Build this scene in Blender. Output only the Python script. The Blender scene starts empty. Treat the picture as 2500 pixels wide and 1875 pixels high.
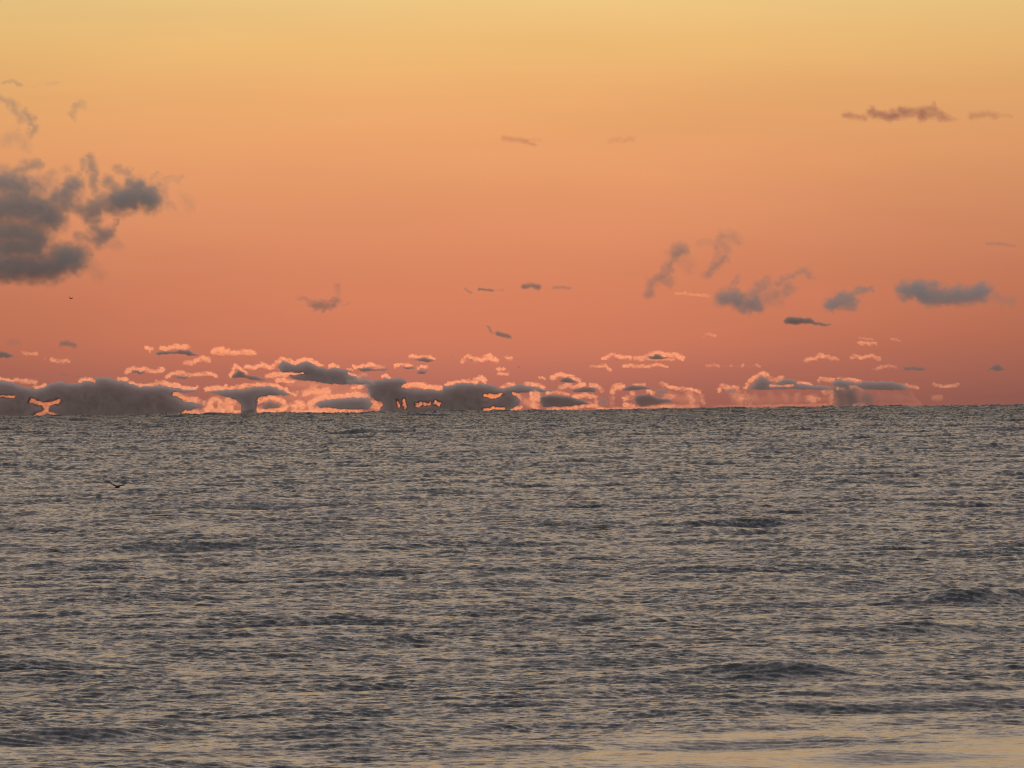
import bpy, math
import numpy as np
from mathutils import Vector, Matrix

SC = bpy.context.scene
COL = SC.collection
R = math.radians

# ---------------------------------------------------------------- camera
H = 8.0                       # eye height above the sea, on the shore
EARTH = 6.371e6
HFOV = 8.0                    # long lens
PXR = 2 * math.tan(R(HFOV / 2)) / 2500.0      # radians per photo pixel (2500 wide)
DIP = math.sqrt(2 * H / EARTH)
cam_d = bpy.data.cameras.new("camera")
cam = bpy.data.objects.new("camera", cam_d)
COL.objects.link(cam)
cam_d.sensor_width = 36
cam_d.angle = R(HFOV)
cam_d.clip_start = 1
cam_d.clip_end = 120000
PITCH = math.atan((1011 - 937.5) * PXR) - DIP
ROLL = math.atan(28 / 2500)
# looks along +Y, pitched up a hair, horizon climbs to the right
CAM_ROT = Matrix.Rotation(R(90) + PITCH, 3, 'X') @ Matrix.Rotation(-ROLL, 3, 'Z')
cam.matrix_world = Matrix.Translation((0, 0, H)) @ CAM_ROT.to_4x4()
SC.camera = cam

# ---------------------------------------------------------------- view
SC.view_settings.view_transform = 'Standard'
SC.view_settings.look = 'None'
SC.view_settings.exposure = 0
SC.view_settings.gamma = 1
SC.render.engine = 'CYCLES'
cy = SC.cycles
cy.use_denoising = True
cy.denoiser = 'OPENIMAGEDENOISE'
cy.denoising_input_passes = 'RGB_ALBEDO_NORMAL'
cy.denoising_prefilter = 'ACCURATE'
cy.max_bounces = 8
cy.glossy_bounces = 3
cy.diffuse_bounces = 2
cy.volume_bounces = 3
cy.transparent_max_bounces = 16
cy.sample_clamp_indirect = 3
cy.use_adaptive_sampling = False
cy.volume_step_rate = 1.0
cy.pixel_filter_type = 'BLACKMAN_HARRIS'
cy.filter_width = 1.15

# ---------------------------------------------------------------- sun (just under the sea horizon, lights only the far clouds)
SUN_AZ, SUN_EL = -0.6, -0.30      # degrees, azimuth from +Y towards +X
sun_d = bpy.data.lights.new("sun", 'SUN')
sun = bpy.data.objects.new("sun", sun_d)
COL.objects.link(sun)
sun_d.energy = 0.68
sun_d.angle = R(0.5)
sun_d.color = (1.0, 0.28, 0.06)
sdir = Vector((math.sin(R(SUN_AZ)) * math.cos(R(SUN_EL)), math.cos(R(SUN_AZ)) * math.cos(R(SUN_EL)), math.sin(R(SUN_EL))))
sun.rotation_euler = sdir.to_track_quat('Z', 'Y').to_euler()

# ---------------------------------------------------------------- sky
def s2l(c):
    return tuple(((v / 255) / 12.92 if v / 255 <= 0.04045 else ((v / 255 + 0.055) / 1.055) ** 2.4) for v in c)

W = bpy.data.worlds.new("World")
SC.world = W
W.use_nodes = True
nt = W.node_tree
nt.nodes.clear()
def nd(tree, t, **kw):
    n = tree.nodes.new(t)
    for k, v in kw.items():
        setattr(n, k, v)
    return n
def mth(tree, op, a, b=None, c=None, clamp=False):
    n = tree.nodes.new('ShaderNodeMath'); n.operation = op; n.use_clamp = clamp
    for i, v in enumerate((a, b, c)):
        if v is None: continue
        if isinstance(v, (int, float)): n.inputs[i].default_value = v
        else: tree.links.new(v, n.inputs[i])
    return n.outputs[0]
L = nt.links.new
tc = nd(nt, 'ShaderNodeTexCoord')
sep = nd(nt, 'ShaderNodeSeparateXYZ'); L(tc.outputs['Generated'], sep.inputs[0])
z = mth(nt, 'MINIMUM', mth(nt, 'MAXIMUM', sep.outputs[2], -1), 1)
el = mth(nt, 'MULTIPLY', mth(nt, 'ARCSINE', z), 180 / math.pi)
az = mth(nt, 'MULTIPLY', mth(nt, 'ARCTAN2', sep.outputs[0], sep.outputs[1]), 180 / math.pi)
elp = mth(nt, 'MAXIMUM', mth(nt, 'ADD', el, 0.1), 0.0)
P_ = 0.4
t = mth(nt, 'POWER', mth(nt, 'DIVIDE', elp, 90.0), P_)
# (elevation deg, colour) -- the twilight band as seen towards the sun
SKY = [(0.0, (168, 102, 88)), (0.25, (188, 112, 92)), (0.5, (206, 121, 92)), (0.85, (215, 129, 95)), (1.2, (221, 139, 100)),
       (1.6, (229, 151, 105)), (2.0, (235, 162, 108)), (2.4, (239, 174, 112)), (2.8, (239, 187, 118)), (3.3, (237, 200, 134)),
       (5.0, (235, 202, 157)), (8.0, (228, 200, 170)), (12.0, (208, 189, 175)), (18.0, (174, 160, 152)),
       (28.0, (142, 139, 142)), (45.0, (114, 117, 126)), (90.0, (96, 102, 116))]
ramp = nd(nt, 'ShaderNodeValToRGB')
ramp.color_ramp.interpolation = 'LINEAR'
e = ramp.color_ramp.elements
while len(e) > 1: e.remove(e[-1])
for i, (a, c) in enumerate(SKY):
    pos = (max(a + 0.1, 0) / 90) ** P_ if a < 90 else 1.0
    el_ = e[0] if i == 0 else e.new(pos)
    el_.position = pos
    el_.color = (*s2l(c), 1)
L(t, ramp.inputs[0])
# side fall-off of the low glow, centred a little left of the middle
d_az = mth(nt, 'SUBTRACT', az, -0.35)
q = mth(nt, 'POWER', mth(nt, 'ABSOLUTE', mth(nt, 'DIVIDE', d_az, 5.6)), 2.0)
gl = mth(nt, 'EXPONENT', mth(nt, 'MULTIPLY', q, -1.0))                 # 1 at the glow, falls off sideways
lowk = mth(nt, 'EXPONENT', mth(nt, 'DIVIDE', elp, -2.4))              # strongest near the horizon
dim = mth(nt, 'MULTIPLY', mth(nt, 'SUBTRACT', 1.0, gl), lowk)
side = nd(nt, 'ShaderNodeMixRGB', blend_type='MULTIPLY'); L(dim, side.inputs[0])
L(ramp.outputs[0], side.inputs[1]); side.inputs[2].default_value = (0.30, 0.42, 0.53, 1)
# twilight sky away from the glow: Nishita with the sun at the horizon plus a grey-violet veil
sky = nd(nt, 'ShaderNodeTexSky', sky_type='NISHITA')
sky.sun_disc = False
sky.sun_elevation = R(0.0); sky.sun_rotation = R(SUN_AZ)
sky.air_density = 1.0; sky.dust_density = 1.0; sky.ozone_density = 1.5
nis = nd(nt, 'ShaderNodeMixRGB', blend_type='MULTIPLY'); nis.inputs[0].default_value = 1
L(sky.outputs[0], nis.inputs[1]); nis.inputs[2].default_value = (0.10, 0.10, 0.10, 1)
veil = nd(nt, 'ShaderNodeMixRGB', blend_type='ADD'); veil.inputs[0].default_value = 1
L(nis.outputs[0], veil.inputs[1]); veil.inputs[2].default_value = (0.50, 0.40, 0.345, 1)
away = nd(nt, 'ShaderNodeMapRange', interpolation_type='SMOOTHSTEP')
L(mth(nt, 'ABSOLUTE', d_az), away.inputs[0]); away.inputs[1].default_value = 12; away.inputs[2].default_value = 75
mixw = nd(nt, 'ShaderNodeMixRGB'); L(away.outputs[0], mixw.inputs[0])
L(side.outputs[0], mixw.inputs[1]); L(veil.outputs[0], mixw.inputs[2])
# faint uneven streaks of the thin high haze
mp = nd(nt, 'ShaderNodeMapping'); mp.inputs['Scale'].default_value = (9, 9, 60); L(tc.outputs['Generated'], mp.inputs[0])
nz = nd(nt, 'ShaderNodeTexNoise'); nz.inputs['Scale'].default_value = 1.3; nz.inputs['Detail'].default_value = 5
L(mp.outputs[0], nz.inputs[0])
mul = nd(nt, 'ShaderNodeMapRange'); L(nz.outputs[0], mul.inputs[0])
mul.inputs[1].default_value = 0.3; mul.inputs[2].default_value = 0.7; mul.inputs[3].default_value = 0.95; mul.inputs[4].default_value = 1.05
fin = nd(nt, 'ShaderNodeVectorMath', operation='SCALE'); L(mixw.outputs[0], fin.inputs[0]); L(mul.outputs[0], fin.inputs[3])
# below the horizon the far side of the world is dark open water
low = nd(nt, 'ShaderNodeMapRange', interpolation_type='SMOOTHSTEP'); L(el, low.inputs[0])
low.inputs[1].default_value = -0.3; low.inputs[2].default_value = -1.5
gnd = nd(nt, 'ShaderNodeMixRGB'); L(low.outputs[0], gnd.inputs[0]); L(fin.outputs[0], gnd.inputs[1]); gnd.inputs[2].default_value = (0.13, 0.125, 0.12, 1)
bg = nd(nt, 'ShaderNodeBackground'); L(gnd.outputs[0], bg.inputs[0]); bg.inputs[1].default_value = 1.0
wo = nd(nt, 'ShaderNodeOutputWorld'); L(bg.outputs[0], wo.inputs[0])
W.cycles.sampling_method = 'MANUAL'
W.cycles.sample_map_resolution = 2048

# ---------------------------------------------------------------- helpers
def tag(o, label=None, cat=None, group=None, kind=None):
    if label: o["label"] = label
    if cat: o["category"] = cat
    if group: o["group"] = group
    if kind: o["kind"] = kind
    return o

def mesh_obj(name, verts, faces, mat, smooth=True, parent=None):
    """verts (n,3) array, faces (m,4) or (m,3) int array"""
    verts = np.asarray(verts, dtype=np.float32); faces = np.asarray(faces, dtype=np.int32)
    k = faces.shape[1]
    me = bpy.data.meshes.new(name)
    me.vertices.add(len(verts)); me.vertices.foreach_set("co", verts.ravel())
    me.loops.add(faces.size); me.loops.foreach_set("vertex_index", faces.ravel())
    me.polygons.add(len(faces))
    me.polygons.foreach_set("loop_start", np.arange(0, faces.size, k, dtype=np.int32))
    me.polygons.foreach_set("use_smooth", np.full(len(faces), smooth, dtype=bool))
    me.update(calc_edges=True)
    me.materials.append(mat)
    o = bpy.data.objects.new(name, me)
    COL.objects.link(o)
    if parent is not None: o.parent = parent
    return o

def ray(px, py):
    """direction in the world of a photo pixel (2500 x 1875)"""
    v = Vector(((px - 1250) * PXR, (937.5 - py) * PXR, -1.0))
    return (CAM_ROT @ v)

# ---------------------------------------------------------------- the sea
def water_material():
    m = bpy.data.materials.new("sea_water"); m.use_nodes = True
    n = m.node_tree; n.nodes.clear()
    p = nd(n, 'ShaderNodeBsdfPrincipled')
    p.inputs['Base Color'].default_value = (0.026, 0.030, 0.035, 1)
    p.inputs['IOR'].default_value = 1.333
    p.inputs['Roughness'].default_value = 0.16
    # small wind ripples too fine for the mesh: slopes from noise in metres
    geo = nd(n, 'ShaderNodeNewGeometry')
    # wind waves lean towards the shore (-Y): their near faces are the steeper ones
    rip = nd(n, 'ShaderNodeAttribute'); rip.attribute_name = 'ripple'     # how ruffled the water is: less in the calm slick close in
    lsc = nd(n, 'ShaderNodeVectorMath', operation='SCALE'); lsc.inputs[0].default_value = (0, -0.042, 0); n.links.new(rip.outputs['Fac'], lsc.inputs[3])
    lean = nd(n, 'ShaderNodeVectorMath', operation='ADD'); n.links.new(geo.outputs['Normal'], lean.inputs[0]); n.links.new(lsc.outputs[0], lean.inputs[1])
    acc = lean.outputs[0]
    for sx, sy, det, amp in ((4.0, 3.2, 4.0, 0.85), (0.22, 0.20, 3.0, 0.28)):
        mp = nd(n, 'ShaderNodeMapping'); mp.inputs['Scale'].default_value = (sx, sy, 0.0); mp.inputs['Rotation'].default_value = (0, 0, 0.12)
        n.links.new(geo.outputs['Position'], mp.inputs[0])
        z1 = nd(n, 'ShaderNodeTexNoise'); z1.inputs['Scale'].default_value = 1.0; z1.inputs['Detail'].default_value = det; z1.inputs['Roughness'].default_value = 0.65
        n.links.new(mp.outputs[0], z1.inputs[0])
        sb = nd(n, 'ShaderNodeVectorMath', operation='SUBTRACT'); n.links.new(z1.outputs['Color'], sb.inputs[0]); sb.inputs[1].default_value = (0.5, 0.5, 0.5)
        sc_ = nd(n, 'ShaderNodeVectorMath', operation='SCALE'); n.links.new(sb.outputs[0], sc_.inputs[0]); n.links.new(rip.outputs['Fac'], sc_.inputs[3])
        ml = nd(n, 'ShaderNodeVectorMath', operation='MULTIPLY'); n.links.new(sc_.outputs[0], ml.inputs[0]); ml.inputs[1].default_value = (amp * 0.5, amp, 0)
        ad = nd(n, 'ShaderNodeVectorMath', operation='ADD'); n.links.new(acc, ad.inputs[0]); n.links.new(ml.outputs[0], ad.inputs[1])
        acc = ad.outputs[0]
    nm = nd(n, 'ShaderNodeVectorMath', operation='NORMALIZE'); n.links.new(acc, nm.inputs[0])
    n.links.new(nm.outputs[0], p.inputs['Normal'])
    o = nd(n, 'ShaderNodeOutputMaterial'); n.links.new(p.outputs[0], o.inputs[0])
    return m
WATER = water_material()

def spectrum_tile(seed, n, cell, lam_lo, lam_hi, lam_peak, spread, head, power=3.0):
    """periodic random sea patch: height and the two choppy side shifts, rms slope 1"""
    rng = np.random.default_rng(seed)
    k = np.fft.fftfreq(n, cell) * 2 * np.pi
    kx, ky = np.meshgrid(k, k, indexing='xy')
    kk = np.hypot(kx, ky); kk[0, 0] = 1
    th = np.arctan2(ky, kx) - head
    kp = 2 * np.pi / lam_peak
    S = np.where(kk > kp, (kk / kp) ** (-power), (kk / kp) ** 4)
    S = S * (kk < 2 * np.pi / lam_lo) * (kk > 2 * np.pi / lam_hi)
    D = np.exp(-(np.sin(th) / spread) ** 2)
    a = np.sqrt(S * D) * (rng.normal(size=(n, n)) + 1j * rng.normal(size=(n, n))); a[0, 0] = 0
    h = np.fft.ifft2(a).real
    sl = np.fft.ifft2(1j * ky * a).real, np.fft.ifft2(1j * kx * a).real
    s = math.sqrt((sl[0] ** 2).mean() + (sl[1] ** 2).mean())
    dy = np.fft.ifft2(1j * ky / kk * a).real; dx = np.fft.ifft2(1j * kx / kk * a).real
    return (h / s).astype(np.float32), (dx / s).astype(np.float32), (dy / s).astype(np.float32)

def sample(tile, u, v, cell):
    n = tile[0].shape[0]
    x = (u / cell) % n; y = (v / cell) % n
    x0 = x.astype(np.int32); y0 = y.astype(np.int32)
    fx = (x - x0).astype(np.float32); fy = (y - y0).astype(np.float32)
    x0 %= n; y0 %= n
    x1 = (x0 + 1) % n; y1 = (y0 + 1) % n
    out = []
    for t_ in tile:
        out.append((t_[y0, x0] * (1 - fx) + t_[y0, x1] * fx) * (1 - fy) + (t_[y1, x0] * (1 - fx) + t_[y1, x1] * fx) * fy)
    return out

def fbm2(x, y, seed, octaves=4):
    """smooth value noise, about -1..1"""
    rng = np.random.default_rng(seed)
    out = np.zeros(np.broadcast(x, y).shape, dtype=np.float64); amp = 1.0; tot = 0
    for o in range(octaves):
        g = rng.uniform(-1, 1, (64, 64))
        xx = x * 2 ** o + 13.7 * o; yy = y * 2 ** o + 7.1 * o
        x0 = np.floor(xx).astype(int); y0 = np.floor(yy).astype(int)
        fx = xx - x0; fy = yy - y0
        fx = fx * fx * (3 - 2 * fx); fy = fy * fy * (3 - 2 * fy)
        a = g[y0 % 64, x0 % 64]; b = g[y0 % 64, (x0 + 1) % 64]; c = g[(y0 + 1) % 64, x0 % 64]; d = g[(y0 + 1) % 64, (x0 + 1) % 64]
        out += amp * ((a * (1 - fx) + b * fx) * (1 - fy) + (c * (1 - fx) + d * fx) * fy)
        tot += amp; amp *= 0.55
    return out / tot * 1.6

R0 = 160.0
def warp(r, p):
    return R0 ** p * (r ** (1 - p)) / (1 - p)

def sstep(a, b, x):
    t_ = np.clip((x - a) / (b - a), 0, 1)
    return t_ * t_ * (3 - 2 * t_)

def build_sea():
    azf = np.linspace(R(-5.0), R(5.0), 1400)
    n_r = 5800
    rr = np.exp(np.linspace(math.log(120.0), math.log(13500.0), n_r))
    A, Rr = np.meshgrid(azf, rr)
    X = np.sin(A) * Rr; Y = np.cos(A) * Rr
    f = Rr / R0
    Z = np.zeros_like(Rr); DX = np.zeros_like(Rr); DY = np.zeros_like(Rr)
    # gust patches and the calm slick close in on the right
    gust = 1 + 0.28 * fbm2(A * 130, np.log(Rr) * 26, 5, 4)
    slick = sstep(194, 168, Rr + 16 * fbm2(A * 40, Rr / 14, 8, 3)) * sstep(R(-1.2), R(2.4), A + R(0.7) * fbm2(A * 60, Rr / 9, 9, 3))
    near = sstep(196, 158, Rr + 10 * fbm2(A * 50, Rr / 12, 18, 3))
    calm = (1 - 0.22 * near) * (1 - 0.74 * slick)
    layers = [  # seed, cell, lam_lo, lam_hi, peak, spread, heading, rms slope, px, pr, growth exponent, chop
        (11, 0.50, 3.5, 50.0, 11.0, 0.60, 0.20, 0.064, 0.50, 0.60, 0.68, 0.9, 1),
        (12, 0.12, 0.9, 5.0, 2.2, 0.55, 0.22, 0.052, 0.50, 0.75, 0.85, 0.8, 0),
        (13, 0.065, 0.34, 1.2, 0.46, 0.50, -0.12, 0.150, 0.40, 0.88, 1.00, 0.6, 0),
    ]
    for seed, cell, lo, hi, pk, spr, hd, slope, pxw, prw, gr, chop, big in layers:
        tile = spectrum_tile(seed, 1024, cell, lo, hi, pk, spr, math.pi / 2 + hd)
        U = A * R0 * f ** (1 - pxw)
        V = warp(Rr, prw)
        ca, sa = math.cos(0.07 * seed), math.sin(0.07 * seed)
        if big: ca, sa = 1.0, 0.0
        else: ca, sa = math.cos(0.05), math.sin(0.05)
        h, dx, dy = sample(tile, U * ca - V * sa, U * sa + V * ca, cell)
        amp = slope * f ** gr
        m = (calm ** (0.35 if big else 1.0)) * (gust if not big else 1.0)
        m = m * (1.0 if big else 1 - 0.45 * sstep(1500, 6000, Rr)); Z += h * amp * m; DY += dy * amp * chop * m; DX += dx * slope * f ** pxw * chop * m
    # single swells that stand out: (photo pixel x, y; half length and height in metres; tilt of the crest)
    for px, py, hl, hh, ti in ((1850, 1655, 3.2, .46, -.25), (1640, 1612, 3.0, .24, .5), (1540, 1668, 2.6, .20, .1), (290, 1795, 2.6, .30, .35), (640, 1765, 1.7, .20, .1), (2100, 1810, 3.4, .10, -.2),
                               (2460, 1468, 5.0, .50, .7), (2250, 1540, 4.0, .22, .5), (1750, 1285, 8.0, .42, .6), (2300, 1240, 9.0, .50, .1), (1120, 1490, 4.5, .22, .2), (1690, 1740, 1.8, .22, -.1),
                               (2420, 1790, 3.0, .12, .2), (60, 1640, 3.0, .26, .1), (560, 1240, 8.0, .45, .3), (1350, 1700, 2.6, .16, .4), (880, 1570, 3.4, .2, .1), (100, 1390, 5.0, .3, .1), (1250, 1830, 2.0, .12, .1)):
        dep = (py - 1011 + (px - 1250) * 28 / 2500) * PXR + DIP
        rc = H / dep; ac = (px - 1250) * PXR
        u_ = (A - ac) * rc; v_ = Rr - rc
        w_ = 1.5 * (rc / 200) ** 0.75
        vv = v_ - ti * u_ + 0.05 * u_ * u_ / max(hl, 1)
        Z += hh * np.exp(-(u_ / hl) ** 2) * np.where(vv < 0, np.exp(-(vv / w_) ** 2), np.exp(-(vv / (2.2 * w_)) ** 2))
    # the last kilometres: higher lumps, lifted by the mirage air
    Z *= 1 + 0.6 * sstep(3500, 9000, Rr)
    X = X - DX * 1.0; Y = Y - DY
    Z -= Rr * Rr / (2 * EARTH)
    nr, na = Rr.shape
    V3 = np.stack([X, Y, Z], -1).reshape(-1, 3)
    i = (np.arange(nr - 1)[:, None] * na + np.arange(na - 1)[None, :]).ravel()
    F = np.stack([i, i + 1, i + na + 1, i + na], -1)
    # the rest of the sea, coarse: close in, and all round to the horizon
    def patch(a0, a1, n_a, r0, r1, n_r2, base):
        aa, r2 = np.meshgrid(np.linspace(a0, a1, n_a), np.exp(np.linspace(math.log(r0), math.log(r1), n_r2)))
        zz = -r2 * r2 / (2 * EARTH) + 0.12 * fbm2(aa * r2 / 4, np.cos(aa) * r2 / 4, 3, 3) - 0.25
        v = np.stack([np.sin(aa) * r2, np.cos(aa) * r2, zz], -1).reshape(-1, 3)
        j = (np.arange(n_r2 - 1)[:, None] * n_a + np.arange(n_a - 1)[None, :]).ravel() + base
        return v, np.stack([j, j + 1, j + n_a + 1, j + n_a], -1)
    vs, fs = [V3], [F]
    for args in ((R(4.99), R(355.01), 500, 1.0, 13500.0, 260), (R(-5), R(5), 60, 1.0, 120.5, 260)):
        v, f_ = patch(*args, base=sum(len(q_) for q_ in vs))
        vs.append(v); fs.append(f_)
    o = mesh_obj("sea", np.concatenate(vs), np.concatenate(fs), WATER)
    at = o.data.attributes.new("ripple", 'FLOAT', 'POINT')
    rp = np.ones(sum(len(q_) for q_ in vs), np.float32); rp[:nr * na] = (calm * gust * (1 + 3.8 * sstep(600, 5500, Rr))).ravel()
    at.data.foreach_set("value", rp)
    tag(o, kind="structure")
    return o
build_sea()

# ---------------------------------------------------------------- clouds
def cloud_material(name, sigma, fwd=0.0, absorb=0.0, colour=(1.0, 1.0, 1.0), g=0.88):
    """a real cloud volume of extinction sigma per metre: a share of the light goes forward, a share is absorbed, the rest spreads evenly"""
    m = bpy.data.materials.new(name); m.use_nodes = True
    n = m.node_tree; n.nodes.clear()
    o = nd(n, 'ShaderNodeOutputMaterial')
    b = nd(n, 'ShaderNodeVolumeScatter'); b.inputs['Density'].default_value = (1 - fwd - absorb) * sigma; b.inputs['Anisotropy'].default_value = 0.0
    b.inputs['Color'].default_value = (1, 1, 1, 1)
    out = b.outputs[0]
    def add(x):
        nonlocal out
        ad = nd(n, 'ShaderNodeAddShader'); n.links.new(x, ad.inputs[0]); n.links.new(out, ad.inputs[1]); out = ad.outputs[0]
    if fwd > 0:
        a = nd(n, 'ShaderNodeVolumeScatter'); a.inputs['Density'].default_value = fwd * sigma; a.inputs['Anisotropy'].default_value = g
        a.inputs['Color'].default_value = (1, 1, 1, 1); add(a.outputs[0])
    if absorb > 0:
        # the absorbed share per channel is 1 - colour
        a = nd(n, 'ShaderNodeVolumeAbsorption'); a.inputs['Density'].default_value = absorb * sigma
        a.inputs['Color'].default_value = (1 - colour[0], 1 - colour[1], 1 - colour[2], 1); add(a.outputs[0])
    n.links.new(out, o.inputs['Volume'])
    m.cycles.homogeneous_volume = True
    return m
SIG_LOW, SIG_HIGH = 0.060, 0.020
LIT = cloud_material("sunlit_cloud", SIG_LOW, fwd=0.22, absorb=0.16, colour=(0.75, 1.0, 1.0))  # lit version: forward scatter makes the drawn stretches glow
SHADE = cloud_material("preshaded_cloud", SIG_LOW, absorb=0.23, colour=(0.68, 1.0, 0.95))  # shade put into the material: no forward scatter, so the sun gives no rim
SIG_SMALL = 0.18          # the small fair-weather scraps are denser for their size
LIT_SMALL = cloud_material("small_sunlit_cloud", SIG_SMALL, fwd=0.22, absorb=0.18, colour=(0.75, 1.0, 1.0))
SHADE_SMALL = cloud_material("small_preshaded_cloud", SIG_SMALL, absorb=0.22, colour=(0.55, 1.0, 1.0))  # body of small clouds, shade likewise built in by leaving out forward scatter
GREY = cloud_material("grey_cloud", SIG_HIGH * 1.25, absorb=0.36, colour=(1.0, 0.80, 0.62))
GREYLOW = cloud_material("low_grey_cloud", SIG_LOW * 1.15, absorb=0.40)
MAUVE = cloud_material("mauve_cloud", SIG_HIGH, absorb=0.70, colour=(0.62, 0.88, 0.68))

VIEWS = {'A': (0, 800, 3.456), 'B': (620, 800, 3.456), 'C': (1240, 800, 3.456), 'D': (1860, 800, 3.456),
         'U': (0, 180, 2.9625), 'R': (1500, 500, 2.212), 'T': (2000, 200, 4.424), 'M': (680, 600, 2.765), 'P': (0, 0, 1.0)}

def seg_dist(X, Y, pts, closed=False):
    """distance to a polyline, and the y of the nearest point"""
    best = np.full(X.shape, 1e9); by = np.zeros(X.shape)
    n = len(pts)
    if n == 1: return np.hypot(X - pts[0][0], Y - pts[0][1]), np.full(X.shape, pts[0][1])
    for i in range(n if closed else n - 1):
        (x0, y0), (x1, y1) = pts[i], pts[(i + 1) % n]
        dx, dy = x1 - x0, y1 - y0
        t_ = np.clip(((X - x0) * dx + (Y - y0) * dy) / (dx * dx + dy * dy + 1e-9), 0, 1)
        qx, qy = x0 + t_ * dx, y0 + t_ * dy
        d = np.hypot(X - qx, Y - qy)
        k = d < best
        best = np.where(k, d, best); by = np.where(k, qy, by)
    return best, by

def inside(X, Y, pts):
    r = np.zeros(X.shape, bool); n = len(pts)
    for i in range(n):
        (x0, y0), (x1, y1) = pts[i], pts[(i + 1) % n]
        if y0 == y1: continue
        c = ((y0 > Y) != (y1 > Y)) & (X < (x1 - x0) * (Y - y0) / (y1 - y0) + x0)
        r ^= c
    return r

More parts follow.
